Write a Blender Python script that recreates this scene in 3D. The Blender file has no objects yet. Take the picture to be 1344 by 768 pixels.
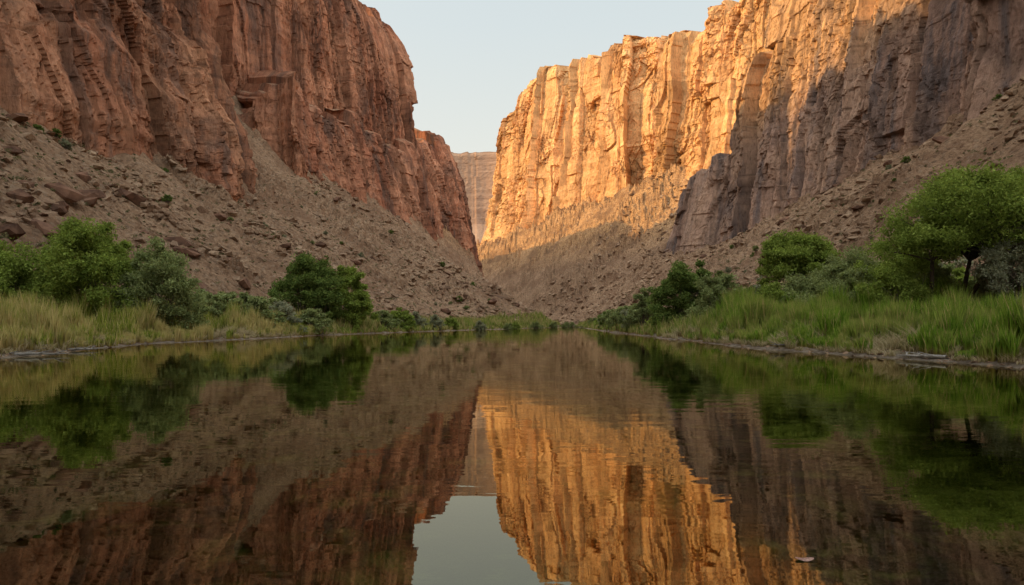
import bpy, bmesh, math, random
import numpy as np
from mathutils import Vector
random.seed(7); np.random.seed(7)
RNG=np.random.default_rng(11)
scene=bpy.context.scene
col=scene.collection
scene.view_settings.view_transform='Standard'
scene.view_settings.look='None'
scene.view_settings.exposure=0

# ------------------------------------------------------------ noise
def _h(ix,iy,iz,seed):
    n=(ix.astype(np.int64)*374761393+iy.astype(np.int64)*668265263+iz.astype(np.int64)*2147483647+seed*974634777)&0xFFFFFFFF
    n=((n^(n>>13))*1274126177)&0xFFFFFFFF
    n=(n^(n>>16))
    n=(n*2246822519)&0xFFFFFFFF
    n=n^(n>>15)
    return (n&0xFFFFFF)/float(0xFFFFFF)
def vnoise(x,y,z,seed=0):
    x,y,z=np.broadcast_arrays(np.asarray(x,float),np.asarray(y,float),np.asarray(z,float))
    ix=np.floor(x).astype(np.int64);iy=np.floor(y).astype(np.int64);iz=np.floor(z).astype(np.int64)
    fx=x-ix;fy=y-iy;fz=z-iz
    fx=fx*fx*(3-2*fx);fy=fy*fy*(3-2*fy);fz=fz*fz*(3-2*fz)
    def L(a,b,t): return a+(b-a)*t
    c=lambda a,b,d:_h(ix+a,iy+b,iz+d,seed)
    return L(L(L(c(0,0,0),c(1,0,0),fx),L(c(0,1,0),c(1,1,0),fx),fy),
             L(L(c(0,0,1),c(1,0,1),fx),L(c(0,1,1),c(1,1,1),fx),fy),fz)
def fbm(x,y,z=0.0,seed=0,o=4):
    s=0;a=1.0;t=0
    for i in range(o):
        s=s+a*vnoise(np.asarray(x)*2**i+i*17.3,np.asarray(y)*2**i+i*9.1,np.asarray(z)*2**i,seed+i);t+=a;a*=0.5
    return s/t
def cell2(u,v,seed=0,tilt=0.9):
    iu=np.floor(u).astype(np.int64);iv=np.floor(v).astype(np.int64)
    f1=np.full(u.shape,9.0);f2=np.full(u.shape,9.0);idv=np.zeros(u.shape);tu=np.zeros(u.shape)
    for a in (-1,0,1):
        for b in (-1,0,1):
            cu=iu+a;cv=iv+b;zz=np.zeros_like(cu)
            px=cu+_h(cu,cv,zz,seed);py=cv+_h(cu,cv,zz,seed+1)
            d=np.maximum(np.abs(px-u),np.abs(py-v))*0.7+0.3*np.hypot(px-u,py-v)
            r=_h(cu,cv,zz,seed+2)
            m=d<f1
            f2=np.where(m,f1,np.minimum(f2,d));f1=np.where(m,d,f1);idv=np.where(m,r,idv)
            tl=(_h(cu,cv,zz,seed+3)-0.5)*(u-px)*2
            tu=np.where(m,tl,tu)
    return idv+tu*tilt,f2-f1
def jcell(a,seed,extra=None):
    k=np.floor(a).astype(np.int64)
    e=np.zeros_like(k) if extra is None else extra
    j=lambda kk:(_h(kk,e,kk*0,seed)-0.5)*0.85
    k=np.where(a<k+j(k),k-1,k);k=np.where(a>=k+1+j(k+1),k+1,k)
    lo=k+j(k);hi=k+1+j(k+1);w=np.maximum(hi-lo,0.1)
    f=(a-lo)/w
    return k,f,np.minimum(a-lo,hi-a)
def joint(u,v,seed=0,tilt=0.9,persist=0.65):
    """joint-bounded rock blocks: vertical joints, each column broken at its own heights"""
    k,f,du=jcell(u,seed)
    off=_h(k,k*0,k*0,seed+5)*7.0
    m,g,dv=jcell(v+off,seed+6,k)
    z0=k*0
    r=persist*_h(k,z0,z0,seed+2)+(1-persist)*_h(k,m,z0,seed+3)
    tl=(_h(k,m,z0,seed+4)-0.5)*(f-0.5)*2*0.6+(_h(k,z0,z0,seed+8)-0.5)*(f-0.5)*2*0.6+(_h(k,m,z0,seed+9)-0.5)*(g-0.5)*0.5
    return r+tl*tilt,np.minimum(du,dv*1.5),du
def sstep(a,b,x):
    t=np.clip((x-a)/(b-a),0,1);return t*t*(3-2*t)

# ------------------------------------------------------------ mesh helpers
def make_mesh(name,V,quads=None,tris=None,smooth=False,attrs=None):
    me=bpy.data.meshes.new(name)
    V=np.asarray(V,dtype=np.float32)
    nq=0 if quads is None else len(quads);nt=0 if tris is None else len(tris)
    me.vertices.add(len(V));me.vertices.foreach_set("co",V.ravel())
    loops=[];starts=[]
    if nq: loops.append(np.asarray(quads,np.int32).ravel());starts.append(np.arange(nq)*4)
    if nt: loops.append(np.asarray(tris,np.int32).ravel());starts.append(nq*4+np.arange(nt)*3)
    loops=np.concatenate(loops);starts=np.concatenate(starts).astype(np.int32)
    me.loops.add(len(loops));me.loops.foreach_set("vertex_index",loops)
    me.polygons.add(nq+nt);me.polygons.foreach_set("loop_start",starts)
    me.update(calc_edges=True)
    me.polygons.foreach_set("use_smooth",np.full(nq+nt,smooth,dtype=bool))
    if attrs:
        for k,a in attrs.items():
            at=me.attributes.new(k,'FLOAT','POINT');at.data.foreach_set("value",np.asarray(a,np.float32))
    return me
def add_obj(name,me,mat=None,parent=None,label=None,category=None,kind=None,group=None,loc=None):
    ob=bpy.data.objects.new(name,me);col.objects.link(ob)
    if mat is not None and me is not None and len(me.materials)==0: me.materials.append(mat)
    if parent: ob.parent=parent
    if label: ob["label"]=label
    if category: ob["category"]=category
    if kind: ob["kind"]=kind
    if group: ob["group"]=group
    if loc is not None: ob.location=loc
    return ob

# ------------------------------------------------------------ materials
class NT:
    def __init__(s,name):
        s.m=bpy.data.materials.new(name);s.m.use_nodes=True;s.t=s.m.node_tree;s.t.nodes.clear()
        s.out=s.n('ShaderNodeOutputMaterial')
    def n(s,ty):
        return s.t.nodes.new(ty)
    def l(s,a,b): s.t.links.new(a,b)
    def attr(s,name):
        a=s.n('ShaderNodeAttribute');a.attribute_name=name;return a.outputs['Fac']
    def coord(s,scale=(1,1,1)):
        if not hasattr(s,'tc'): s.tc=s.n('ShaderNodeTexCoord')
        mp=s.n('ShaderNodeMapping');mp.inputs['Scale'].default_value=scale
        s.l(s.tc.outputs['Object'],mp.inputs['Vector']);return mp.outputs[0]
    def noise(s,scale=(1,1,1),sc=1.0,detail=6,rough=0.6,dist=0.0):
        nd=s.n('ShaderNodeTexNoise');nd.inputs['Scale'].default_value=sc;nd.inputs['Detail'].default_value=detail
        nd.inputs['Roughness'].default_value=rough;nd.inputs['Distortion'].default_value=dist
        s.l(s.coord(scale),nd.inputs['Vector']);return nd.outputs['Fac']
    def ramp(s,fac,stops):
        r=s.n('ShaderNodeValToRGB');e=r.color_ramp.elements
        while len(e)<len(stops): e.new(0.5)
        for i,(p,c) in enumerate(stops):
            e[i].position=p;e[i].color=(c[0],c[1],c[2],1) if not isinstance(c,(int,float)) else (c,c,c,1)
        s.l(fac,r.inputs[0]);return r.outputs[0]
    def mix(s,fac,a,b,mode='MIX'):
        m=s.n('ShaderNodeMix');m.data_type='RGBA';m.blend_type=mode
        for v,idx in ((fac,0),(a,6),(b,7)):
            if isinstance(v,(int,float)): m.inputs[idx].default_value=v
            elif isinstance(v,tuple): m.inputs[idx].default_value=(v[0],v[1],v[2],1)
            else: s.l(v,m.inputs[idx])
        return m.outputs[2]
    def math(s,op,a,b=0.0):
        m=s.n('ShaderNodeMath');m.operation=op
        for v,i in ((a,0),(b,1)):
            if isinstance(v,(int,float)): m.inputs[i].default_value=v
            else: s.l(v,m.inputs[i])
        return m.outputs[0]

TAL_A=(0.295,0.178,0.107);TAL_B=(0.425,0.275,0.17);TAL_C=(0.14,0.082,0.05)
def rock_mat(name,base,light,dark,varnish,vstr=0.6,strata=0.4,topcol=True,contrast=0.75,sunlit_top=None):
    N=NT(name)
    big=N.noise((1,1,0.5),0.03,4,0.65)
    c=N.mix(N.ramp(big,[(0.40,0.0),(0.60,1.0)]),base,light)
    st=N.noise((0.012,0.012,0.22),1.0,5,0.65,0.3)
    c=N.mix(N.math('MULTIPLY',N.ramp(st,[(0.48,0.0),(0.58,1.0)]),strata),c,dark)
    if sunlit_top:  # sunlit gold painted into the colour high on the wall
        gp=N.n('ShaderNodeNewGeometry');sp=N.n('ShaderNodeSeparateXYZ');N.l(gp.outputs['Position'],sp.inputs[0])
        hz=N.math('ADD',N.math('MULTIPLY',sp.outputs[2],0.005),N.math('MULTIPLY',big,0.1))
        c=N.mix(N.ramp(hz,[(0.60,0.0),(0.74,0.85)]),c,sunlit_top)
    vs=N.noise((0.10,0.10,0.009),1.0,6,0.68,0.6)
    v=N.math('MULTIPLY',N.ramp(vs,[(0.47,0.0),(0.57,1.0)]),N.ramp(big,[(0.40,1.0),(0.6,0.2)]))
    c=N.mix(N.math('MULTIPLY',v,vstr),c,varnish)
    if topcol:
        slab=N.attr('slab')
        c=N.mix(contrast,c,N.ramp(slab,[(0.0,0.62),(0.5,1.0),(1.0,1.35)]),'MULTIPLY')
    fine=N.noise((1,1,0.45),0.6,7,0.74)
    c=N.mix(contrast,c,N.ramp(fine,[(0.34,0.4),(0.48,0.95),(0.7,1.25)]),'MULTIPLY')
    if topcol:
        c=N.mix(N.math('MULTIPLY',N.attr('crack'),contrast),c,(dark[0]*0.3,dark[1]*0.3,dark[2]*0.3))
        g=N.n('ShaderNodeNewGeometry');sx=N.n('ShaderNodeSeparateXYZ');N.l(g.outputs['Normal'],sx.inputs[0])
        tal=N.ramp(fine,[(0.35,TAL_C),(0.5,TAL_A),(0.65,TAL_B)])
        c=N.mix(N.ramp(sx.outputs[2],[(0.75,0.0),(0.92,0.8)]),c,tal)
    b=N.n('ShaderNodeBsdfDiffuse');b.inputs['Roughness'].default_value=0.3
    N.l(c,b.inputs['Color'])
    bp=N.n('ShaderNodeBump');bp.inputs['Strength'].default_value=0.85;bp.inputs['Distance'].default_value=1.2
    N.l(fine,bp.inputs['Height']);N.l(bp.outputs[0],b.inputs['Normal'])
    N.l(b.outputs[0],N.out.inputs[0]);return N.m

def ground_mat():
    N=NT('ground_material')
    f=N.noise((1,1,1),0.9,8,0.75)
    c=N.ramp(f,[(0.36,TAL_C),(0.46,TAL_A),(0.62,TAL_B)])
    g=N.n('ShaderNodeNewGeometry');sx=N.n('ShaderNodeSeparateXYZ');N.l(g.outputs['Position'],sx.inputs[0])
    gold=N.math('MULTIPLY',N.ramp(N.math('MULTIPLY',sx.outputs[1],0.001),[(0.47,0.0),(0.56,0.9)]),N.ramp(N.math('MULTIPLY',sx.outputs[2],0.01),[(0.55,0.0),(0.95,1.0)]))  # golden bench rock, colour lifted for sunlight and faded out towards the shaded foot
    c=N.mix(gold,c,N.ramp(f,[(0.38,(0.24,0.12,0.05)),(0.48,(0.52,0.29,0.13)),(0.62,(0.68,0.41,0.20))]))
    big=N.noise((0.5,1,1),0.06,5,0.65)
    c=N.mix(N.ramp(big,[(0.46,0.0),(0.60,0.65)]),c,(0.20,0.11,0.066))
    vo=N.n('ShaderNodeTexVoronoi');vo.inputs['Scale'].default_value=1.3;N.l(N.coord(),vo.inputs['Vector'])
    sepc=N.n('ShaderNodeSeparateXYZ');N.l(vo.outputs['Color'],sepc.inputs[0])
    stone=N.math('GREATER_THAN',sepc.outputs[0],0.78)
    c=N.mix(N.math('MULTIPLY',stone,0.45),c,N.ramp(sepc.outputs[1],[(0.0,(0.07,0.042,0.03)),(1.0,(0.40,0.28,0.19))]))
    zz=sx.outputs[2]
    low=N.ramp(N.math('MULTIPLY',zz,0.1),[(0.20,1.0),(0.42,0.0)])
    lowc=N.ramp(f,[(0.35,(0.10,0.10,0.04)),(0.6,(0.26,0.21,0.10))])
    c=N.mix(N.math('MULTIPLY',low,0.85),c,lowc)
    mud=N.ramp(zz,[(0.12,1.0),(0.40,0.0)])
    mudc=N.ramp(f,[(0.38,(0.16,0.115,0.08)),(0.62,(0.38,0.295,0.215))])
    c=N.mix(mud,c,mudc)
    bed=N.math('LESS_THAN',zz,0.0)
    v2=N.n('ShaderNodeTexVoronoi');v2.inputs['Scale'].default_value=1.7
    nz=N.n('ShaderNodeTexNoise');nz.inputs['Scale'].default_value=1.2;nz.inputs['Detail'].default_value=3
    N.l(N.coord(),nz.inputs['Vector'])
    mm=N.mix(0.35,N.coord(),nz.outputs['Color'],'ADD');N.l(mm,v2.inputs['Vector'])
    bc=N.ramp(N.noise((1,1,1),0.55,5,0.7),[(0.42,(0.02,0.025,0.008)),(0.51,(0.09,0.09,0.03)),(0.61,(0.38,0.34,0.15))])
    bc=N.mix(0.8,bc,N.ramp(v2.outputs['Distance'],[(0.0,1.3),(0.6,0.3)]),'MULTIPLY')
    c=N.mix(bed,c,bc)
    b=N.n('ShaderNodeBsdfDiffuse');b.inputs['Roughness'].default_value=0.3
    N.l(c,b.inputs['Color'])
    bp=N.n('ShaderNodeBump');bp.inputs['Strength'].default_value=1.0;bp.inputs['Distance'].default_value=1.3
    N.l(N.math('ADD',f,N.math('MULTIPLY',N.math('MULTIPLY',stone,vo.outputs['Distance']),-0.35)),bp.inputs['Height']);N.l(bp.outputs[0],b.inputs['Normal'])
    N.l(b.outputs[0],N.out.inputs[0]);return N.m

def leaf_mat(name,c1,c2,c3,tr=0.42):
    N=NT(name)
    g=N.n('ShaderNodeNewGeometry')
    c=N.ramp(g.outputs['Random Per Island'],[(0.0,c1),(0.55,c2),(1.0,c3)])
    nz=N.noise((1,1,1),0.9,2,0.6)
    c=N.mix(0.7,c,N.ramp(nz,[(0.35,0.6),(0.65,1.4)]),'MULTIPLY')
    d=N.n('ShaderNodeBsdfDiffuse');t=N.n('ShaderNodeBsdfTranslucent')
    N.l(c,d.inputs[0]);N.l(N.mix(1.0,c,(1.15,1.12,0.85),'MULTIPLY'),t.inputs[0])
    m=N.n('ShaderNodeMixShader');m.inputs[0].default_value=tr
    N.l(d.outputs[0],m.inputs[1]);N.l(t.outputs[0],m.inputs[2]);N.l(m.outputs[0],N.out.inputs[0]);return N.m
def grass_mat(name,g1,g2,dry,drybase=0.35,dryamt=0.2):
    N=NT(name)
    g=N.n('ShaderNodeNewGeometry')
    c=N.ramp(g.outputs['Random Per Island'],[(0.0,g1),(0.75,g2),(1.0,g2)])
    pn=N.noise((1,1,1),0.3,4,0.65)
    c=N.mix(N.ramp(pn,[(0.47,0.0),(0.58,min(0.9,dryamt*3))]),c,dry)
    isdry=N.math('LESS_THAN',N.math('FRACT',N.math('MULTIPLY',g.outputs['Random Per Island'],37.7)),dryamt)
    c=N.mix(N.math('MULTIPLY',isdry,0.9),c,dry)
    c=N.mix(N.ramp(N.attr('t'),[(0.0,0.95),(drybase,0.0)]),c,(dry[0]*0.6,dry[1]*0.52,dry[2]*0.45))
    d=N.n('ShaderNodeBsdfDiffuse');t=N.n('ShaderNodeBsdfTranslucent')
    N.l(c,d.inputs[0]);N.l(c,t.inputs[0])
    m=N.n('ShaderNodeMixShader');m.inputs[0].default_value=0.35
    N.l(d.outputs[0],m.inputs[1]);N.l(t.outputs[0],m.inputs[2]);N.l(m.outputs[0],N.out.inputs[0]);return N.m
def simple_mat(name,a,b_,sc=4.0,rough=0.9):
    N=NT(name);f=N.noise((1,1,1),sc,5,0.7)
    c=N.ramp(f,[(0.35,a),(0.65,b_)])
    oi=N.n('ShaderNodeObjectInfo')
    c=N.mix(1.0,c,N.ramp(oi.outputs['Random'],[(0.0,0.65),(1.0,1.3)]),'MULTIPLY')
    b=N.n('ShaderNodeBsdfDiffuse');b.inputs['Roughness'].default_value=0.5
    N.l(c,b.inputs['Color'])
    bp=N.n('ShaderNodeBump');bp.inputs['Strength'].default_value=0.6;bp.inputs['Distance'].default_value=0.2
    N.l(f,bp.inputs['Height']);N.l(bp.outputs[0],b.inputs['Normal'])
    N.l(b.outputs[0],N.out.inputs[0]);return N.m

M_left=rock_mat('red_cliff_rock',(0.35,0.14,0.08),(0.50,0.235,0.135),(0.18,0.083,0.056),(0.13,0.087,0.068),0.8,0.25)
M_leftnear=rock_mat('brown_cliff_rock',(0.34,0.145,0.082),(0.48,0.24,0.135),(0.17,0.083,0.055),(0.13,0.087,0.068),0.75,0.45)
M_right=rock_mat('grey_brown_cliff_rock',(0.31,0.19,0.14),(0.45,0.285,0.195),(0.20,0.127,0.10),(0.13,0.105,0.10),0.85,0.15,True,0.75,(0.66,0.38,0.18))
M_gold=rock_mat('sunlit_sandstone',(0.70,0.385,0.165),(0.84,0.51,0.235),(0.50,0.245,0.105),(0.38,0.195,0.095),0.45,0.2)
M_far=rock_mat('far_mesa_rock',(0.35,0.215,0.145),(0.39,0.245,0.165),(0.32,0.195,0.13),(0.31,0.19,0.13),0.3,0.1,True,0.3)  # close, low-contrast tones paint distance haze into the rock colour
M_ground=ground_mat()

# ------------------------------------------------------------ terrain function
def I(y,*p):
    ys=[a for a,b in p];xs=[b for a,b in p];return np.interp(y,ys,xs)
def XL(y): return I(y,(-200,-25),(0,-23),(32,-24),(53,-28),(96,-25.8),(159,-12.8),(287,21.3),(400,24),(500,18),(600,2),(700,-35),(900,-130),(1100,-260))
def XR(y): return I(y,(-200,24),(0,21),(25,18.8),(43,16),(72,16.6),(130,18.8),(239,25.8),(287,29),(400,33),(500,27),(600,11),(700,-26),(900,-120),(1100,-248))
def FL(y): return I(y,(-200,-46),(60,-48),(100,-44),(150,-36),(210,-14),(280,15),(400,18),(500,13),(600,-3),(700,-45),(900,-145),(1100,-300))
def FR(y): return I(y,(-200,44),(60,40),(100,41),(200,38),(300,35),(400,39),(500,36),(600,17),(700,-20),(900,-113),(1100,-240))
def BLx(y): return I(y,(-200,-108),(150,-112),(200,-105),(250,-97),(300,-101),(400,-90),(500,-62),(600,-35),(650,-50),(800,-170),(1100,-400))
def BLz(y): return I(y,(-200,50),(150,51),(200,47),(255,45),(300,70),(400,75),(500,69),(600,66),(650,62),(1100,80))
def BRx(y): return I(y,(-200,125),(170,127),(230,135.5),(310,141),(380,139),(440,125),(480,112),(500,125),(540,160),(600,146),(750,74),(950,-50),(1100,-130))
def BRz(y): return I(y,(-200,58),(170,61),(230,60),(310,59),(380,55),(480,48),(540,100),(600,134),(750,124),(950,104),(1100,95))
def terrain(x,y):
    x=np.asarray(x,float);y=np.asarray(y,float)
    wob=(fbm(x*0+3.1,y/9.0,0,5,3)-0.5)*3.0
    dl=XL(y)-x+wob
    wobr=(fbm(x*0+9.1,y/7.0,0,6,3)-0.5)*3.0
    dr=x-XR(y)+wobr
    d=np.maximum(dl,dr)
    bank=I(d,(-8,-0.9),(-3,-0.55),(-0.5,-0.12),(0,0.0),(0.8,0.2),(3,0.42),(8,0.8),(16,1.25),(60,2.0))
    bank=bank+(fbm(x/3,y/3,0,8,4)-0.5)*0.45*np.clip(d,0,1)+(fbm(x/0.9,y/0.9,0,18,3)-0.5)*0.35*np.clip(-d,0,1)
    fw=(fbm(y/22.0,x/60,0,21,3)-0.5)*9
    tl=(FL(y)+fw-x)/np.maximum(FL(y)-BLx(y),5.0)
    tr=(x-FR(y)-fw)/np.maximum(BRx(y)-FR(y),5.0)
    def slope(t,zb,beyond,cap,L):
        tc=np.clip(t,0,1)
        z=(zb-1.8)*(0.80*tc+0.20*tc*tc)
        return z+np.minimum(np.maximum(t-1,0)*L*beyond,cap)
    hl=slope(tl,BLz(y),0.9,70,FL(y)-BLx(y));hr=slope(tr,BRz(y),0.25,10,BRx(y)-FR(y))
    h=np.maximum(hl,hr)
    t=np.clip(np.maximum(tl,tr),0,1)
    amp=np.clip(t*6,0,1)
    far=1+1.3*sstep(440,600,y)
    gul=np.abs(2*fbm(y/26.0+x/90,x/110,0,31,3)-1)*8.5-2.0
    gul2=np.abs(2*fbm(y/8.0+x/50,x/45,0,35,3)-1)*2.6-0.7
    bumps=(fbm(x/14,y/14,0,33,4)-0.5)*6.0+(fbm(x/3.2,y/3.2,0,37,4)-0.5)*2.1
    m=np.clip((fbm(x/20,y/20,0,61,4)-0.52+0.12*sstep(500,600,y)*t)*9,0,1)
    c,e=cell2(x/3.0+fbm(x/5,y/5,0,63,2),y/3.4,64)
    c2,e2=cell2(x/1.3,y/1.3,67)
    h=h+amp*(far*(gul*np.clip(t*2.5,0,1)+gul2+bumps)+m*(np.clip(c,0,1.3)*2.8*far)+(c2-0.5)*0.6*(0.25+m))
    return bank+np.maximum(h,0)

xs=np.concatenate([-np.geomspace(4000,150,26),np.arange(-148,-60,0.58),np.arange(-60,48,0.5),np.arange(48,156,0.62),np.geomspace(158,4000,26)])
ys=np.concatenate([-np.geomspace(1500,20,14),np.arange(-15,18,1.0),np.arange(18,130,0.45),130*1.0040**np.arange(0,560)])
ys=ys[ys<1120];ys=np.concatenate([ys,np.geomspace(1150,6000,20)])
GX,GY=np.meshgrid(xs,ys)
GZ=terrain(GX.ravel(),GY.ravel())
def grid_quads(nr,nc):
    i=np.arange(nr-1)[:,None]*nc+np.arange(nc-1)[None,:]
    i=i.ravel();return np.stack([i,i+1,i+nc+1,i+nc],1)
V=np.stack([GX.ravel(),GY.ravel(),GZ],1)
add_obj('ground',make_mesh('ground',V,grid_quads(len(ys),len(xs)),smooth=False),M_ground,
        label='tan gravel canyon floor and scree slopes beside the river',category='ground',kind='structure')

# ------------------------------------------------------------ cliffs
def wall(name,path,side,mat,nu,nv,seed,big=(45,9),med=(14,3.0),blk=1.3,strat=1.0,prof=None,backdir=None,rimrise=0.05,label='',rimn=7,sm1=10,rimstep=11.0,cs=1.0,rmin=0.2,irr=0.45,soft=1.0):
    P=np.array(path,float)
    seg=np.hypot(np.diff(P[:,0]),np.diff(P[:,1]));s=np.concatenate([[0],np.cumsum(seg)])
    fs=np.linspace(0,s[-1],4000)
    fx=np.interp(fs,s,P[:,0]);fy=np.interp(fs,s,P[:,1])
    k=max(3,int(sm1/(s[-1]/4000)));ker=np.hanning(k+2);ker/=ker.sum()
    def sm(a,ker=ker):
        n=len(ker)//2;e=np.concatenate([np.full(n,a[0]),a,np.full(len(ker)-1-n,a[-1])]);return np.convolve(e,ker,'valid')
    fx=sm(fx);fy=sm(fy)
    k2=max(3,int(36/(s[-1]/4000)));ker2=np.hanning(k2+2);ker2/=ker2.sum()
    tx=sm(np.gradient(fx),ker2);ty=sm(np.gradient(fy),ker2);ln=np.hypot(tx,ty)+1e-9;tx/=ln;ty/=ln
    nx,ny=(ty,-tx) if side=='L' else (-ty,tx)
    dist=np.hypot(fx,fy)
    w=1/np.maximum(dist,90);vis=(np.abs(fx)<0.85*fy+10);w=np.where(vis,w,w*0.12)
    cw=np.cumsum(w);cw=(cw-cw[0])/(cw[-1]-cw[0])
    us=np.interp(np.linspace(0,1,nu),cw,fs)
    g=lambda a:np.interp(us,fs,a)
    bx,by,nx,ny=g(fx),g(fy),g(nx),g(ny)
    zb=np.interp(us,s,P[:,2]);zt=np.interp(us,s,P[:,3]);lean=np.interp(us,s,P[:,4])
    rid,_=cell2(us/rimstep,us*0+0.5,seed+90,0.3)
    zt=zt+(rid-0.5)*rimn*1.5+(fbm(us/30,us*0,0,seed+91,4)-0.5)*rimn*2.0
    vv=np.linspace(0,1,nv)
    U,S=np.meshgrid(us,vv)
    zb0=zb-18
    Z=zb0+(zt-zb0)*S
    H=(Z-zb)/(zt-zb)
    if prof is None: sb=np.clip(H,-0.3,1)
    else: sb=np.interp(H,[p[0] for p in prof],[p[1] for p in prof])
    off=-lean*sb
    wz=Z+(fbm(U/60,Z/60,0,seed+5,2)-0.5)*7
    wu=U+(fbm(U/50,Z/70,0,seed+6,2)-0.5)*6*cs+(fbm(U/9,Z/12,0,seed+7,3)-0.5)*3.0*soft
    rm=rmin+(1.1-rmin)*sstep(0.40,0.60,fbm(U/32/cs,Z/55,0,seed+3,3))
    n1=fbm(wu/big[0],Z/(big[0]*5),0,seed,2)
    b1=np.abs(2*n1-1)
    D=(np.minimum(b1*2.6,1.0)-0.6)*big[1]*0.7*soft
    cb,eb,dub=joint(wu/(big[0]*0.7),wz/140.0,seed+13,0.9,0.88);D+=(cb-0.5)*big[1]*1.35
    b2=np.abs(2*fbm(wu/med[0],Z/(med[0]*8),0,seed+11,2)-1)
    D+=(np.minimum(b2*3.0,1.0)-0.6)*med[1]*rm*0.7*soft
    c0,e0,du0=joint(wu/(13.0*cs),wz/60.0,seed+16,1.2,0.8)
    k0,f0=cell2(wu/(15.0*cs)+0.004*wz,wz/65.0,seed+116,1.1)
    D+=((c0-0.5)*(1-irr)+(k0-0.5)*irr)*4.8*blk
    c1,e1,du1=joint(wu/(6.0*cs)+0.012*wz,wz/30.0,seed+20,1.1,0.55)
    k1,f1=cell2(wu/(7.0*cs)+0.015*wz,wz/28.0,seed+120,1.1)
    D+=((c1-0.5)*(1-irr)+(k1-0.5)*irr)*3.2*blk*rm-np.clip(0.07-du1,0,0.07)*blk*8*rm
    c2,e2,du2=joint(wu/(2.8*cs)+0.02*wz,wz/10.0,seed+24,1.0,0.45)
    k2,f2=cell2(wu/(3.6*cs)-0.03*wz,wz/8.0,seed+124,1.1)
    D+=((c2-0.5)*(1-irr)+(k2-0.5)*irr)*1.9*blk*rm-np.clip(0.08-du2,0,0.08)*blk*4*rm
    c3,e3=cell2(wu/(1.5*cs),wz/3.2,seed+28,0.9);D+=(c3-0.5)*0.6*blk*rm
    st=fbm(wz/16.0,wz*0+0.3,0,seed+40,3);st2=np.clip((st-0.5)*7,-1,1);D+=st2*strat
    D+=(vnoise(wz/3.0,wu/60,0,seed+44)-0.5)*strat*0.9
    D+=(fbm(U/4,Z/5,0,seed+50,4)-0.5)*1.7*soft
    D-=3.0*sstep(0.96,1.0,H)
    crack=np.clip(1-du0/0.03,0,1)*0.7*(1-irr*0.5)
    crack=np.maximum(crack,np.clip(1-f0/0.03,0,1)*0.6)
    crack=np.maximum(crack,np.clip(1-e1/0.04,0,1)*np.clip(rm,0,1)*0.6)
    crack=np.maximum(crack,np.clip(1-f1/0.05,0,1)*np.clip(rm,0,1)*0.7)
    crack=np.maximum(crack,np.clip(1-f2/0.07,0,1)*np.clip(rm-0.2,0,1)*0.5)
    crack=np.maximum(crack,np.clip(1-b1/0.05,0,1)*0.7)
    slab=np.clip(0.5+(c0+k0-1)*0.25+(c1+k1-1)*0.28*rm+(k2-0.5)*0.35*rm+(fbm(U/20,Z/50,0,seed+60,3)-0.5)*0.8,0,1)
    X=bx+nx*(off+D);Y=by+ny*(off+D)
    rows=[np.stack([X,Y,Z],-1)]
    lx,ly,lz=X[-1],Y[-1],Z[-1]
    nb=0
    for bd in (3,8,16,30,60,130,300,900,2400):
        if backdir is None: dx,dy=-nx,-ny
        else: dx,dy=backdir
        rr=rimrise*bd if bd<60 else rimrise*60
        X2=lx+dx*bd;Y2=ly+dy*bd
        rows.append(np.stack([X2,Y2,lz+rr+(fbm(X2/18,Y2/18,0,seed+70,4)-0.5)*min(bd,10)*0.8],-1)[None]);nb+=1
    A=np.concatenate(rows,0)
    pad=np.zeros((nb,len(us)))
    q=grid_quads(A.shape[0],A.shape[1])
    if side=='R': q=q[:,::-1]
    me=make_mesh(name,A.reshape(-1,3),q,smooth=False,attrs={'crack':np.concatenate([crack,pad]).ravel(),'slab':np.concatenate([slab,pad+0.5]).ravel()})
    return add_obj(name,me,mat,label=label,category='cliff',kind='structure')

wall('cliff',[(-108,-260,46,246,26),(-110,0,46,246,26),(-112,100,46,246,26),(-112,150,47,246,28),(-105,200,44,246,28),(-96,238,42,246,30),(-97,264,42,250,32),(-124,284,60,256,26),(-175,302,90,268,18),(-260,320,100,300,14)],
     'L',M_leftnear,800,500,100,big=(30,8),med=(12,3.0),strat=1.0,blk=1.2,cs=1.05,rmin=0.55,irr=0.6,soft=0.7,
     prof=[(-0.3,-0.25),(0,0),(0.15,0.18),(0.185,0.36),(0.28,0.48),(0.31,0.72),(0.6,0.85),(1,1)],backdir=(-1,0),
     label='banded red-brown sandstone cliff above a scree slope')
wall('cliff',[(-165,352,112,116,2),(-140,340,100,114,3),(-120,331,88,112,4),(-102,322,72,118,9),(-97,345,70,124,14),(-90,400,72,126,16),(-74,455,68,128,16),(-60,500,65,134,20),(-48,560,62,156,24),(-33,598,58,166,26),(-31,618,55,158,26),(-60,645,55,145,20),(-100,680,60,148,10),(-150,760,60,152,10),(-260,900,60,158,10)],
     'L',M_left,780,260,237,big=(24,6),med=(11,2.8),strat=0.6,blk=1.1,backdir=(-0.6,0.8),rimrise=0.3,cs=1.1,rmin=0.4,irr=0.5,soft=0.7,
     prof=[(-0.3,-0.2),(0,0),(0.5,0.42),(0.8,0.72),(1,1)],rimn=8,
     label='lower red cliff band ending in a pinnacle above scree')
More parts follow.
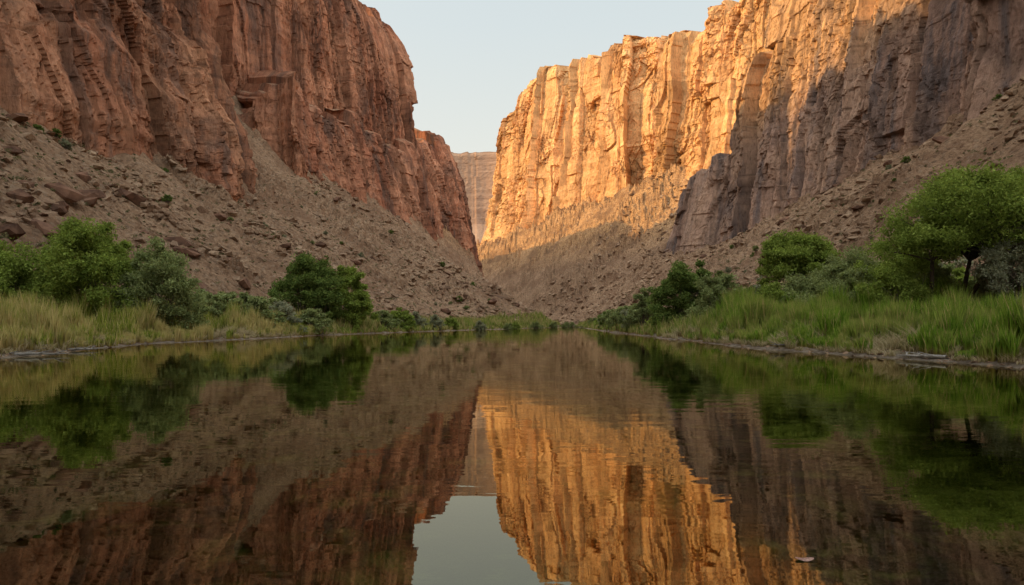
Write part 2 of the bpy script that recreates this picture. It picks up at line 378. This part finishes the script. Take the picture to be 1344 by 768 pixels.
wall('cliff',[(-260,318,95,300,10),(-190,322,95,278,12),(-163,342,100,268,14),(-150,378,105,268,16),(-134,412,110,254,16),(-115,445,112,248,20),(-97,480,112,246,22),(-80,510,112,242,24),(-71,527,112,230,34),(-88,552,110,186,24),(-140,585,110,168,14),(-200,600,110,168,10)],
     'L',M_left,780,340,300,big=(30,6),med=(12,2.6),strat=0.4,blk=0.95,backdir=(-1,0),cs=1.3,rmin=0.3,irr=0.35,soft=0.6,
     prof=[(-0.3,-0.15),(0,0),(0.4,0.15),(0.7,0.38),(0.85,0.65),(1,1)],rimn=6,
     label='towering red sandstone cliff with dark vertical stains')
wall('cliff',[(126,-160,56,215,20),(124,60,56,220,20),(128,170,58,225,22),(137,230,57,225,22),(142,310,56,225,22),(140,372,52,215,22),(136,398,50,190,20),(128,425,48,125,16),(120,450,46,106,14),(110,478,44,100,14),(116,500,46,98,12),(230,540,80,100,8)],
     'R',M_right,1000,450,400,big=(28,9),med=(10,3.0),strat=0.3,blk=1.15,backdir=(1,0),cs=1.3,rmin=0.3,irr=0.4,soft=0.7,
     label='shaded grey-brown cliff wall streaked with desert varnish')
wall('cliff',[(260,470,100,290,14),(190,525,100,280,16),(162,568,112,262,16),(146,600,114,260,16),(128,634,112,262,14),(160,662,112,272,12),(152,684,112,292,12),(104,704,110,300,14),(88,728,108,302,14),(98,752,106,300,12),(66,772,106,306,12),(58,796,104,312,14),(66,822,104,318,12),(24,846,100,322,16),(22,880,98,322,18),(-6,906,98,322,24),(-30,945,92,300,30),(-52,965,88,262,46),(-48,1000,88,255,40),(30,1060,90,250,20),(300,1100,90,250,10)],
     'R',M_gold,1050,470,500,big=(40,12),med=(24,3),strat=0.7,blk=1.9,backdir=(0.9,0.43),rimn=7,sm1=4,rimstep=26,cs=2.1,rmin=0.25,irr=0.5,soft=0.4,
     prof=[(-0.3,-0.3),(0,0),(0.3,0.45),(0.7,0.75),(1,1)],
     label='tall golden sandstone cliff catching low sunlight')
wall('mesa',[(-900,1500,180,395,40),(-300,1500,180,395,40),(-60,1520,180,392,40),(200,1450,180,392,40),(700,1400,180,392,40)],
     'L',M_far,420,160,600,big=(70,2.5),med=(24,0.5),strat=0.6,blk=0.35,backdir=(0,1),rimn=2.5,cs=2,
     prof=[(-0.3,-2.6),(0,-1.4),(0.2,0),(1,1)],label='distant flat-topped hazy pink mesa closing the canyon')

# ------------------------------------------------------------ water
def water():
    N=NT('river_water')
    fr=N.n('ShaderNodeFresnel');fr.inputs['IOR'].default_value=2.1
    gl=N.n('ShaderNodeBsdfGlossy');gl.inputs['Roughness'].default_value=0.012;gl.inputs['Color'].default_value=(0.97,0.92,0.74,1)
    tr=N.n('ShaderNodeBsdfTransparent');tr.inputs['Color'].default_value=(0.62,0.70,0.42,1)
    n1=N.noise((0.5,1.5,1),1.0,3,0.55,0.3);n2=N.noise((0.05,0.14,1),1.0,2,0.5)
    gate=N.ramp(N.noise((0.04,0.1,1),1.0,2,0.5),[(0.40,0.2),(0.62,1.0)])
    h=N.math('ADD',N.math('MULTIPLY',n1,gate),n2)
    bp=N.n('ShaderNodeBump');bp.inputs['Strength'].default_value=1.0;bp.inputs['Distance'].default_value=0.007
    N.l(h,bp.inputs['Height']);N.l(bp.outputs[0],gl.inputs['Normal'])
    m=N.n('ShaderNodeMixShader');N.l(fr.outputs[0],m.inputs[0]);N.l(tr.outputs[0],m.inputs[1]);N.l(gl.outputs[0],m.inputs[2])
    N.l(m.outputs[0],N.out.inputs[0]);return N.m
gx=np.linspace(-320,60,20);gy=np.linspace(-250,1150,30);a,b=np.meshgrid(gx,gy)
add_obj('river',make_mesh('river',np.stack([a.ravel(),b.ravel(),a.ravel()*0],1),grid_quads(30,20),smooth=True),water(),
        label='calm dark river mirroring the canyon walls',category='river',kind='structure')

# ------------------------------------------------------------ rocks
def hull_rock(seed,npts=16,sq=(1,1,0.75)):
    r=random.Random(seed);bm=bmesh.new()
    for i in range(npts):
        v=Vector((r.gauss(0,1),r.gauss(0,1),r.gauss(0,1))).normalized()*r.uniform(0.75,1.0)
        bm.verts.new((v.x*sq[0],v.y*sq[1],v.z*sq[2]))
    res=bmesh.ops.convex_hull(bm,input=bm.verts[:])
    bmesh.ops.delete(bm,geom=[e for e in res['geom_interior'] if isinstance(e,bmesh.types.BMVert)],context='VERTS')
    bmesh.ops.triangulate(bm,faces=bm.faces[:])
    bm.verts.index_update()
    V=np.array([v.co[:] for v in bm.verts]);T=np.array([[v.index for v in f.verts] for f in bm.faces]);bm.free();return V,T
M_boulder=simple_mat('boulder_rock',(0.08,0.045,0.032),(0.21,0.112,0.072),1.2)
M_scree=rock_mat('scree_rock',(0.25,0.15,0.095),(0.39,0.26,0.165),(0.14,0.083,0.055),(0.11,0.067,0.047),0.5,0.2,False)
bmeshes=[]
for k in range(10):
    V,T=hull_rock(50+k,18,(1,0.8+0.04*k,0.62))
    me=make_mesh('boulder',V,None,T);me.materials.append(M_boulder)
    bmeshes.append(me)
def on_slope(n,side,y0,y1,lo=0.02,hi=0.98,p=1.0):
    y=y0+(y1-y0)*RNG.random(n)**p;t=lo+(hi-lo)*RNG.random(n)
    x=FL(y)+(BLx(y)-FL(y))*t if side=='L' else FR(y)+(BRx(y)-FR(y))*t
    return x,y
bl=[]
x,y=on_slope(140,'L',75,330,p=1.2);bl+=list(zip(x,y,0.6+2.4*RNG.random(140)**2.2))
x,y=on_slope(120,'R',95,400,p=1.2);bl+=list(zip(x,y,0.6+2.2*RNG.random(120)**2.2))
bl+=[(-78,118,3.2),(-74,112,2.4),(-81,130,3.4),(-66,135,3.6),(-70,145,3.0),(-72,100,2.4),(-55,118,2.2),(-62,148,3.2),(-84,150,3.8),(-58,96,1.9),(-77,124,2.1),(-61,128,2.2),(-66,105,1.9),
     (100,190,2.8),(105,200,3.4),(96,240,2.8),(108,170,2.6),(112,260,3.2)]
bz=terrain(np.array([b[0] for b in bl]),np.array([b[1] for b in bl]))
for i,(bx_,by_,bs) in enumerate(bl):
    o=add_obj('boulder',bmeshes[i%10],None,label='angular dark red boulder resting on the scree slope',category='boulder',group='boulders on the scree slopes')
    o.location=(bx_,by_,bz[i]+bs*0.12);o.scale=(bs*random.uniform(0.9,1.5),bs*random.uniform(0.8,1.2),bs*random.uniform(0.7,1.1))
    o.rotation_euler=(random.uniform(-.4,.4),random.uniform(-.4,.4),random.uniform(0,6.28))
def scatter(protos,px,py,pz,sc,flat=1.0):
    Vs=[];Ts=[];o=0
    n=len(px);kind=RNG.integers(0,len(protos),n)
    for k,(V,T) in enumerate(protos):
        m=kind==k;c=m.sum()
        if c==0: continue
        a=RNG.random(c)*6.283;ca,sa=np.cos(a)[:,None],np.sin(a)[:,None];s=sc[m][:,None]
        X=(V[None,:,0]*ca-V[None,:,1]*sa)*s+px[m][:,None];Y=(V[None,:,0]*sa+V[None,:,1]*ca)*s+py[m][:,None]
        Z=V[None,:,2]*s*flat+pz[m][:,None]
        Vs.append(np.stack([X,Y,Z],-1).reshape(-1,3))
        Ts.append((T[None]+(np.arange(c)*len(V))[:,None,None]).reshape(-1,3)+o);o+=c*len(V)
    return np.concatenate(Vs),np.concatenate(Ts)
sp=[hull_rock(200+k,9) for k in range(8)]
xl,yl=on_slope(30000,'L',50,450,-0.05,1.02,1.4);xr,yr=on_slope(28000,'R',50,650,-0.05,1.02,1.4)
x=np.concatenate([xl,xr]);y=np.concatenate([yl,yr])
clump=fbm(x/12,y/12,0,77,3);keep=RNG.random(len(x))<np.clip((clump-0.42)*7,0.07,1);x=x[keep];y=y[keep]
z=terrain(x,y);V,T=scatter(sp,x,y,z,(0.14+1.5*RNG.random(len(x))**6)*(1+y/500),0.8)
add_obj('scree',make_mesh('scree',V,None,T),M_scree,label='loose scree stones scattered over the slopes',category='stones',kind='stuff')
n=3600;y=24+150*RNG.random(n)**1.6;sd=RNG.random(n)<0.5
x=np.where(sd,XL(y)-RNG.normal(0.3,0.9,n),XR(y)+RNG.normal(0.3,0.9,n));z=terrain(x,y)
k=(z>-0.15)&(z<0.5);V,T=scatter(sp,x[k],y[k],z[k],0.04+0.22*RNG.random(k.sum())**3,0.6)
add_obj('shore_stones',make_mesh('shore_stones',V,None,T),M_scree,label='small stones along the muddy waterline',category='stones',kind='stuff')

# ------------------------------------------------------------ vegetation
def leaves(C,R,n,size,rng,elong=1.6,droop=0.0):
    k=rng.integers(0,len(C),n)
    d=rng.normal(size=(n,3));d/=np.linalg.norm(d,axis=1)[:,None]
    r=rng.random(n)[:,None]**0.5*(1+0.4*(rng.random(n)[:,None]<0.25))
    p=C[k]+d*r*R[k];p[:,2]-=droop*rng.random(n)
    a=rng.normal(size=(n,3));a/=np.linalg.norm(a,axis=1)[:,None]
    b=np.cross(a,rng.normal(size=(n,3)));b/=np.linalg.norm(b,axis=1)[:,None]
    s=size*(0.6+0.8*rng.random(n))[:,None]
    V=np.stack([p-a*s*elong*0.5,p+b*s*0.34,p+a*s*elong*0.5,p-b*s*0.34],1).reshape(-1,3)
    q=np.arange(n*4).reshape(-1,4);return V,q
def tube(pts,rads,nseg=7):
    pts=np.array(pts,float);m=len(pts);V=[];Q=[]
    for i in range(m):
        t=pts[min(i+1,m-1)]-pts[max(i-1,0)];t/=np.linalg.norm(t)+1e-9
        u=np.cross(t,[0.3,0.9,0.1]);u/=np.linalg.norm(u)+1e-9;v=np.cross(t,u)
        for j in range(nseg):
            a=6.2832*j/nseg;V.append(pts[i]+(u*math.cos(a)+v*math.sin(a))*rads[i])
    for i in range(m-1):
        for j in range(nseg):
            Q.append([i*nseg+j,i*nseg+(j+1)%nseg,(i+1)*nseg+(j+1)%nseg,(i+1)*nseg+j])
    return np.array(V),np.array(Q)
def join(parts):
    V=[];Q=[];o=0
    for v,q in parts: V.append(v);Q.append(q+o);o+=len(v)
    return np.concatenate(V),np.concatenate(Q)
def tree_meshes(seed,height,hw,crown_lo,nclump,nleaf,lsize,stems=1,flat=0.8,lean=(0,0),clr=0.2,trunk_r=0.16,droop=0.0):
    rng=np.random.default_rng(seed)
    cz0=height*crown_lo;ch=height-cz0
    C=[];R=[]
    ph=rng.random(4)*6.28
    for i in range(nclump):
        a=rng.random()*6.2832;v=rng.random()**0.8
        env=math.sin(math.pi*min(1,(0.20+0.76*v)))**0.5 if crown_lo<0.3 else math.sin(math.pi*min(0.97,(0.28+0.62*v)))**0.6
        irr=0.88+0.14*math.sin(2*a+ph[0]+3*v)+0.10*math.sin(5*a+ph[1])
        rr=hw*0.9*env*irr*(rng.random()**0.45)
        r=hw*clr*(0.5+0.8*rng.random())
        C.append((math.cos(a)*rr+lean[0],math.sin(a)*rr+lean[1],cz0+ch*v*(0.90+0.14*math.sin(3*a+ph[2]))));R.append((r,r,r*flat))
    C=np.array(C);R=np.array(R)
    top=(C[:,2]+R[:,2]*0.9).max();C[:,2]*=height/top
    V,q=leaves(C,R,nleaf,lsize,rng,droop=droop)
    parts=[]
    for s in range(stems):
        a=6.28*s/stems+rng.random();sp_=0 if stems==1 else hw*0.18
        fork=np.array([math.cos(a)*sp_*1.6+lean[0]*0.55,math.sin(a)*sp_*1.6+lean[1]*0.55,cz0*0.8+0.25*height/8])
        base=np.array([math.cos(a)*sp_*0.4,math.sin(a)*sp_*0.4,-0.05*height])
        mid=(base+fork)/2+np.array([rng.normal()*0.5,rng.normal()*0.5,0])*height*0.05
        tr=trunk_r*(1 if stems==1 else 0.6)
        parts.append(tube([base,base*0.5+mid*0.5,mid,mid*0.4+fork*0.6,fork],[tr*1.35,tr*1.05,tr*0.95,tr*0.85,tr*0.75],8))
        idx=[i for i in range(nclump) if i%stems==s]
        for i in idx[:26]:
            e=C[i];m1=fork*0.6+e*0.4+np.array([rng.normal(),rng.normal(),0.4])*hw*0.07
            m2=fork*0.25+e*0.75+np.array([rng.normal(),rng.normal(),0.2])*hw*0.06
            parts.append(tube([fork,m1,m2,e],[tr*0.5,tr*0.33,tr*0.2,tr*0.06],5))
    TV,TQ=join(parts)
    return make_mesh('trunk',TV,TQ,smooth=True),make_mesh('crown',V,q)
M_bark=simple_mat('bark',(0.07,0.055,0.04),(0.18,0.135,0.10),5)
G_dark=leaf_mat('dark_green_leaves',(0.075,0.11,0.028),(0.13,0.175,0.043),(0.20,0.24,0.065))
G_mid=leaf_mat('fresh_green_leaves',(0.12,0.16,0.03),(0.20,0.25,0.048),(0.28,0.325,0.075))
G_sage=leaf_mat('sage_green_leaves',(0.135,0.16,0.06),(0.22,0.245,0.09),(0.30,0.32,0.14))
G_grey=leaf_mat('grey_green_leaves',(0.155,0.16,0.095),(0.24,0.24,0.15),(0.33,0.315,0.205))
def place_tree(name,x,y,ztop,hw,mat,seed,label,cat,lo=0.2,ncl=60,nl=14000,ls=0.2,**k):
    zb=float(terrain(np.array([x]),np.array([y]))[0])
    tm,cm=tree_meshes(seed,ztop-zb,hw,lo,ncl,nl,ls,**k)
    e=add_obj(name,None,None,label=label,category=cat);e.location=(x,y,zb);e.empty_display_size=0.5
    add_obj('trunk' if cat=='tree' else 'stem',tm,M_bark,parent=e);add_obj('crown' if cat=='tree' else 'foliage',cm,mat,parent=e)
    return e
T=place_tree
T('cottonwood_tree',-45.2,60,9.0,5.4,G_mid,1,'rounded green cottonwood above the reeds','tree',0.03,140,36000,0.17,stems=2,clr=0.17)
T('cottonwood_tree',-38.8,62,11.0,6.2,G_mid,2,'tall rounded bright green cottonwood on the grassy bank','tree',0.03,220,66000,0.17,stems=2,clr=0.16)
T('willow_tree',-32.6,63,9.4,4.4,G_sage,3,'smaller soft green willow beside a taller cottonwood','tree',0.03,130,37000,0.16,stems=3,clr=0.18)
T('cottonwood_tree',-31.2,105,12.5,6.0,G_dark,4,'dense dark green tree at the foot of the scree','tree',0.03,140,36000,0.25,stems=2,clr=0.17)
T('cottonwood_tree',-26.4,110,10.9,4.6,G_mid,5,'green tree at the water bend','tree',0.03,110,25000,0.25,stems=2,clr=0.18)
T('mesquite_tree',28.6,44,11.9,6.8,G_mid,6,'spreading mesquite with leaning trunk and open crown','tree',0.50,220,64000,0.13,stems=3,lean=(1.3,0),flat=0.6,clr=0.15,trunk_r=0.27)
T('mesquite_tree',29.9,72,11.4,5.6,G_mid,7,'umbrella-shaped bright green mesquite above shrubs','tree',0.50,150,38000,0.18,flat=0.6,clr=0.16,trunk_r=0.22)
T('cottonwood_tree',22.4,88,9.9,5.2,G_dark,8,'dense dark green tree near the waterline','tree',0.03,130,34000,0.22,stems=2,clr=0.17)
T('willow_shrub',19.6,100,6.9,2.2,G_sage,9,'narrow sage-green willow shrub by the shore','shrub',0.03,40,9000,0.2,stems=3)
T('willow_shrub',23.4,76,7.2,3.8,G_sage,10,'pale sage-green shrub beside a dark tree','shrub',0.03,90,18000,0.17,stems=4,clr=0.17)
T('tamarisk_shrub',29.0,58,8.2,4.8,G_sage,12,'feathery tamarisk shrub behind the reeds','shrub',0.03,130,38000,0.12,stems=4,droop=0.35,clr=0.15)
T('tamarisk_shrub',30.0,52,8.1,4.4,G_mid,13,'tall feathery tamarisk behind the reeds','shrub',0.03,130,36000,0.12,stems=4,droop=0.35,clr=0.15)
T('tamarisk_shrub',31.0,41,7.4,3.6,G_grey,14,'grey-green tamarisk with bare twigs','shrub',0.03,110,24000,0.11,stems=6,clr=0.15)
T('tamarisk_shrub',26.4,46,6.0,3.4,G_mid,21,'soft feathery tamarisk beneath a spreading tree','shrub',0.03,110,28000,0.11,stems=5,clr=0.16,droop=0.2)
T('willow_shrub',26.4,62,6.4,3.8,G_sage,15,'low rounded willow shrub behind the reeds','shrub',0.03,80,19000,0.14,stems=4,clr=0.17)
T('willow_shrub',23.4,62,5.4,3.0,G_mid,16,'low green shrub beside a sandy landing','shrub',0.03,65,14000,0.14,stems=4,clr=0.17)
T('willow_shrub',26.2,52,5.8,3.2,G_sage,17,'soft green shrub rising behind tall grass','shrub',0.03,70,18000,0.12,stems=4,clr=0.17)
T('willow_shrub',35.0,62,8.4,4.2,G_mid,18,'bushy green shrub at the foot of the scree','shrub',0.03,90,19000,0.15,stems=4,clr=0.17)
T('willow_shrub',29.4,47.5,5.6,3.6,G_sage,19,'soft sage shrub rising behind tall grass','shrub',0.03,80,20000,0.12,stems=4,clr=0.17)
T('willow_shrub',27.0,56,6.6,3.6,G_sage,20,'soft sage shrub rising behind tall grass','shrub',0.03,80,19000,0.13,stems=4,clr=0.17)
protos=[]
for k,(m,sd) in enumerate(((G_sage,31),(G_grey,32),(G_mid,33),(G_dark,34))):
    tm,cm=tree_meshes(sd,1.0,0.66,0.02,55,6000,0.05,stems=4,trunk_r=0.03,flat=0.8,clr=0.18)
    tm.materials.append(M_bark);cm.materials.append(m);protos.append((tm,cm))
sh=[]
for x,y,h in ((-37.5,80,4.8),(-35,78,4.2),(-33,82,4.8),(-30.5,80,4.2),(-29.5,86,4.0),(-40,74,4.4),(-36,70,3.6),(-46,66,5),(-50,62,5.5),(-43,72,4),(-33,90,4.6),(-37,88,5),(-27.5,94,3.6),
    (-23,122,3.8),(-21.5,130,4.4),(-19.5,138,3.8),(-16.5,148,3.4),(-14,158,3.2),(-8,172,2.8),(-1,190,2.6),(1,205,2.8),(8,226,3.0),(16,262,2.8),(21,275,2.4),(24,300,3),(28,320,3),
    (22,82,3),(20.5,92,4),(19.8,108,4.5),(20.5,115,4),(20.8,122,4.5),(21.5,132,4.5),(21.5,140,4),(22.5,150,4.5),(23.5,165,4.5),(25,180,4),(26.5,195,4),(28,210,3.6),(29.5,225,3.2),(30,250,3.4),
    (35,50,4),(37,46,4.5),(33,46,4.2),(38,56,5),(40,64,5),(36,70,5.5),(34,78,6),(31,84,5.5),(28,80,5),(26,70,3.6),(28,90,5),(27,100,5),(31,98,5),(40,78,5.5),(37,84,5),(34,92,5),(43,70,5)):
    sh.append((x,y,h,0))
for i in range(90):
    s_='L' if i%2 else 'R'
    x,y=on_slope(1,s_,75,330,0.02,0.95,1.2);sh.append((float(x[0]),float(y[0]),random.uniform(0.9,2.4),1))
sz=terrain(np.array([s[0] for s in sh]),np.array([s[1] for s in sh]))
for i,(x,y,h,kd) in enumerate(sh):
    p=protos[random.choice([0,0,1,2,0] if x<0 else [0,0,1,2,3]) if kd==0 else random.choice([1,3,0])]
    e=add_obj('shrub',None,None,label='bushy green riverside shrub' if kd==0 else 'small desert shrub growing on the scree slope',category='shrub',group='shrubs on the bank' if kd==0 else 'desert shrubs on the slopes')
    e.location=(x,y,sz[i]-0.1);e.scale=(h*random.uniform(.9,1.4),h*random.uniform(.9,1.4),h);e.rotation_euler=(0,0,random.uniform(0,6.28))
    for nm,me in (('stem',p[0]),('foliage',p[1])): add_obj(nm,me,None,parent=e)
rng=np.random.default_rng(5)
xl,yl=on_slope(3400,'L',55,400,-0.15,1.0,1.3);xr,yr=on_slope(3400,'R',55,420,-0.15,1.0,1.3)
x=np.concatenate([xl,xr]);y=np.concatenate([yl,yr]);z=terrain(x,y);r=0.2+0.6*rng.random(len(x))**2
V,q=leaves(np.stack([x,y,z+r*0.4],1),np.stack([r,r,r*0.7],1),len(x)*40,0.19,rng)
add_obj('desert_scrub',make_mesh('desert_scrub',V,q),leaf_mat('dry_scrub',(0.07,0.075,0.035),(0.13,0.125,0.06),(0.22,0.19,0.10)),label='dry olive scrub tufts dotted over the scree',category='scrub',kind='stuff')
def blades(x,y,z,h,w,rng,bend=0.35):
    n=len(x);a=rng.random(n)*6.283;la=rng.random(n)*6.283;b=bend*h*(0.2+rng.random(n))
    dx,dy=np.cos(a)*w/2,np.sin(a)*w/2;lx,ly=np.cos(la)*b,np.sin(la)*b
    def P(s,wf,lf): return np.stack([x+dx*s*wf+lx*lf,y+dy*s*wf+ly*lf],-1)
    def lv(s,wf,t,lf): return np.concatenate([P(s,wf,lf),(z+h*t)[:,None]],1)
    V=np.stack([lv(-1,1,-0.05,0),lv(1,1,-0.05,0),lv(1,.85,.5,.25),lv(-1,.85,.5,.25),lv(0,0,1,1)],1).reshape(-1,3)
    i=np.arange(n)[:,None]*5
    q=i+np.array([[0,1,2,3]]);t=i+np.array([[3,2,4]])
    at=np.tile([0,0,0.5,0.5,1.0],n);return V,q,t,at
M_gR=grass_mat('reed_grass_green',(0.07,0.145,0.015),(0.24,0.335,0.04),(0.50,0.37,0.15),0.45,0.10)
M_gL=grass_mat('reed_grass_yellow',(0.11,0.155,0.022),(0.32,0.335,0.055),(0.56,0.42,0.18),0.45,0.22)
M_gF=grass_mat('bank_grass',(0.10,0.15,0.023),(0.24,0.28,0.053),(0.47,0.35,0.155),0.4,0.18)
M_dry=grass_mat('dry_grass',(0.19,0.17,0.06),(0.31,0.25,0.11),(0.45,0.35,0.2),0.3,0.5)
def grass_region(name,n,side,y0,y1,d0,d1,h0,h1,w,mat,label,seed,p=1.0,thr=0.0,bend=0.35,tuss=True,dp=1.2):
    rng=np.random.default_rng(seed)
    y=y0+(y1-y0)*rng.random(n)**p;d=d0+(d1-d0)*rng.random(n)**dp
    x=XL(y)-d if side=='L' else XR(y)+d
    hh=1.0
    if tuss:
        cs=1.2;ix=np.floor(x/cs);iy=np.floor(y/cs);z0=np.zeros_like(ix).astype(np.int64)
        cx=(ix+0.2+0.6*_h(ix.astype(np.int64),iy.astype(np.int64),z0,seed))*cs;cy=(iy+0.2+0.6*_h(ix.astype(np.int64),iy.astype(np.int64),z0,seed+1))*cs
        hh=0.5+0.85*_h(ix.astype(np.int64),iy.astype(np.int64),z0,seed+2)
        x=cx+(x-cx)*0.62;y=cy+(y-cy)*0.62
    z=terrain(x,y);cl=fbm(x/2.2,y/2.2,0,seed,3);cb=fbm(x/6,y/6,0,seed+3,3)
    k=(z>0.06)&(z<5)&(cl+cb*0.7>thr);x,y,z,cl,cb=x[k],y[k],z[k],cl[k],cb[k]
    if tuss: hh=hh[k]
    edge=np.clip((z-0.05)/0.35,0.45,1)
    near=np.interp(y,[20,35,60,100],[0.66,0.82,1.1,1.15]) if side=='R' else 1.0
    h=(h0+(h1-h0)*rng.random(len(x)))*(0.0+0.9*cl+1.1*cb)*edge*hh*near
    V,q,t,at=blades(x,y,z,h,w*(0.7+0.6*rng.random(len(x)))*(1+y/70.0),rng,bend)
    add_obj(name,make_mesh(name,V,q,t,attrs={'t':at}),mat,label=label,category='grass',kind='stuff')
grass_region('reed_grass',170000,'R',20,62,0.2,12,1.4,2.5,0.042,M_gR,'tall bright green reeds with straw-coloured bases on the bank',41,1.0,0.66,0.22)
grass_region('reed_grass',120000,'L',28,95,0.2,12,1.3,2.4,0.045,M_gL,'yellow-green reeds along the river edge',42,1.0,0.66,0.22)
grass_region('bank_grass',60000,'R',55,330,0.3,12,0.8,1.9,0.05,M_gF,'rough green grass along the far bank',43,1.4,0.55)
grass_region('bank_grass',70000,'L',80,330,0.3,16,0.9,2.1,0.05,M_gF,'rough green grass below the scree',44,1.4,0.5)
grass_region('dry_grass',45000,'L',36,110,6,26,0.5,1.2,0.03,M_dry,'short straw-coloured dry grass on the flat',45,1.0,0.5)
grass_region('dry_grass',40000,'R',24,110,8,26,0.5,1.2,0.03,M_dry,'short straw-coloured dry grass behind the reeds',46,1.0,0.5)
grass_region('dry_grass',22000,'R',20,75,-0.2,2.6,0.5,1.1,0.024,M_dry,'bent straw-coloured stalks along the waterline',47,1.0,0.6,1.1,True,1.0)
grass_region('dry_grass',20000,'L',28,100,-0.2,2.6,0.5,1.1,0.03,M_dry,'bent straw-coloured stalks along the waterline',48,1.0,0.65,1.1,True,1.0)

M_drift=simple_mat('bleached_wood',(0.18,0.155,0.13),(0.34,0.30,0.26),6)
def drift(x,y,L,ang,seed,label):
    r=random.Random(seed);parts=[]
    pts=[(L*(i/5-0.5),r.uniform(-.08,.08)*L*0.5,0.05+r.uniform(0,0.05)*L*0.3) for i in range(6)]
    parts.append(tube(pts,[0.09,0.08,0.07,0.055,0.04,0.015],7))
    for k in range(4):
        i=1+k;b=pts[i];s=r.choice((-1,1));parts.append(tube([b,(b[0]+.25*L*.3,b[1]+s*.12*L,b[2]+.1),(b[0]+.2*L,b[1]+s*.2*L,b[2]+.12+.1*r.random())],[0.04,0.028,0.008],5))
    V,q=join(parts);z=max(0.02,float(terrain(np.array([x]),np.array([y]))[0]))
    o=add_obj('driftwood',make_mesh('driftwood',V,q,smooth=True),M_drift,label=label,category='driftwood',group='driftwood on the shore')
    o.location=(x,y,z+0.03);o.rotation_euler=(0,0,ang)
drift(-23.6,33.5,3.2,0.5,1,'bleached driftwood branch lying at the muddy waterline')
drift(-25.5,36,2.4,-0.3,2,'bleached driftwood branch lying at the muddy waterline')
drift(-25.4,40,2.2,0.9,3,'bleached driftwood branch lying at the muddy waterline')
drift(16.6,41,2.0,2.6,4,'thin driftwood stick on the shore below the reeds')
drift(18.0,30,2.4,1.9,5,'thin driftwood stick on the shore below the reeds')
n=18;V=[(0,0,0.004)];
for i in range(n):
    a=6.2832*i/n;rr=0.045*(1+0.12*math.cos(2*a));V.append((rr*1.25*math.cos(a),rr*0.9*math.sin(a),0.006+0.006*math.cos(a*2)))
Tt=[[0,1+i,1+(i+1)%n] for i in range(n)]
o=add_obj('floating_leaf',make_mesh('floating_leaf',V,None,Tt,smooth=True),simple_mat('pale_leaf',(0.22,0.12,0.09),(0.36,0.22,0.17),20),label='small pale pink leaf floating on the water',category='leaf')
o.location=(1.98,4.62,0.004)

# ------------------------------------------------------------ light
EL=math.radians(24);AZ=(-0.995,-0.10)
S=Vector((AZ[0]*math.cos(EL),AZ[1]*math.cos(EL),math.sin(EL))).normalized()
sun=bpy.data.lights.new('sun','SUN');sun.energy=5;sun.angle=math.radians(0.5);sun.color=(1.0,0.65,0.27)
so=bpy.data.objects.new('sun',sun);col.objects.link(so);so.rotation_euler=S.to_track_quat('Z','Y').to_euler();so.location=(-300,0,400)
w=bpy.data.worlds.new('World');scene.world=w;w.use_nodes=True;nt=w.node_tree
bg=nt.nodes['Background'];sky=nt.nodes.new('ShaderNodeTexSky');sky.sky_type='NISHITA';sky.sun_disc=False
sky.sun_elevation=EL;sky.sun_rotation=math.atan2(S.x,S.y)%(2*math.pi);sky.air_density=1.0;sky.dust_density=1.0;sky.ozone_density=1.0
def vm(op,a,b):
    m=nt.nodes.new('ShaderNodeVectorMath');m.operation=op
    for v,i in ((a,0),(b,1)):
        if isinstance(v,tuple): m.inputs[i].default_value=v
        else: nt.links.new(v,m.inputs[i])
    return m.outputs[0]
c=vm('MULTIPLY',sky.outputs[0],(2.2,1.98,1.64))
den=vm('ADD',vm('MULTIPLY',c,(1.06,1.03,1.04)),(1,1,1))
c=vm('DIVIDE',c,den)
hs=nt.nodes.new('ShaderNodeHueSaturation');hs.inputs['Saturation'].default_value=1.15
nt.links.new(c,hs.inputs['Color'])
tc=nt.nodes.new('ShaderNodeTexCoord');sp_=nt.nodes.new('ShaderNodeSeparateXYZ');nt.links.new(tc.outputs['Generated'],sp_.inputs[0])
def mr(src,a,b,c0,c1):
    m=nt.nodes.new('ShaderNodeMapRange');m.inputs[1].default_value=a;m.inputs[2].default_value=b;m.inputs[3].default_value=c0;m.inputs[4].default_value=c1
    nt.links.new(src,m.inputs[0]);return m.outputs[0]
f1=mr(sp_.outputs[2],0.45,0.8,1.0,2.5);f2=mr(sp_.outputs[1],0.5,-0.4,1.0,1.6)  # sky glow added overhead and behind the camera to lift shaded slopes
mm=nt.nodes.new('ShaderNodeMath');mm.operation='MULTIPLY';nt.links.new(f1,mm.inputs[0]);nt.links.new(f2,mm.inputs[1])
wt=nt.nodes.new('ShaderNodeMix');wt.data_type='RGBA';wt.blend_type='MULTIPLY';wt.inputs[0].default_value=1.0
tint=nt.nodes.new('ShaderNodeMix');tint.data_type='RGBA'
tint.inputs[6].default_value=(1.08,1.0,0.90,1);tint.inputs[7].default_value=(1.0,0.985,0.96,1)
nt.links.new(mr(sp_.outputs[2],0.15,0.4,0.0,1.0),tint.inputs[0])
nt.links.new(hs.outputs[0],wt.inputs[6]);nt.links.new(tint.outputs[2],wt.inputs[7])
nt.links.new(wt.outputs[2],bg.inputs[0]);nt.links.new(mm.outputs[0],bg.inputs[1])

# ------------------------------------------------------------ camera
cam=bpy.data.cameras.new('camera');cam.lens=24;cam.sensor_width=36;cam.clip_end=12000;cam.clip_start=0.1
cam.shift_y=41/1344
co=bpy.data.objects.new('camera',cam);col.objects.link(co);co.location=(0,0,1.6);co.rotation_euler=(math.radians(90),0,0)
scene.camera=co
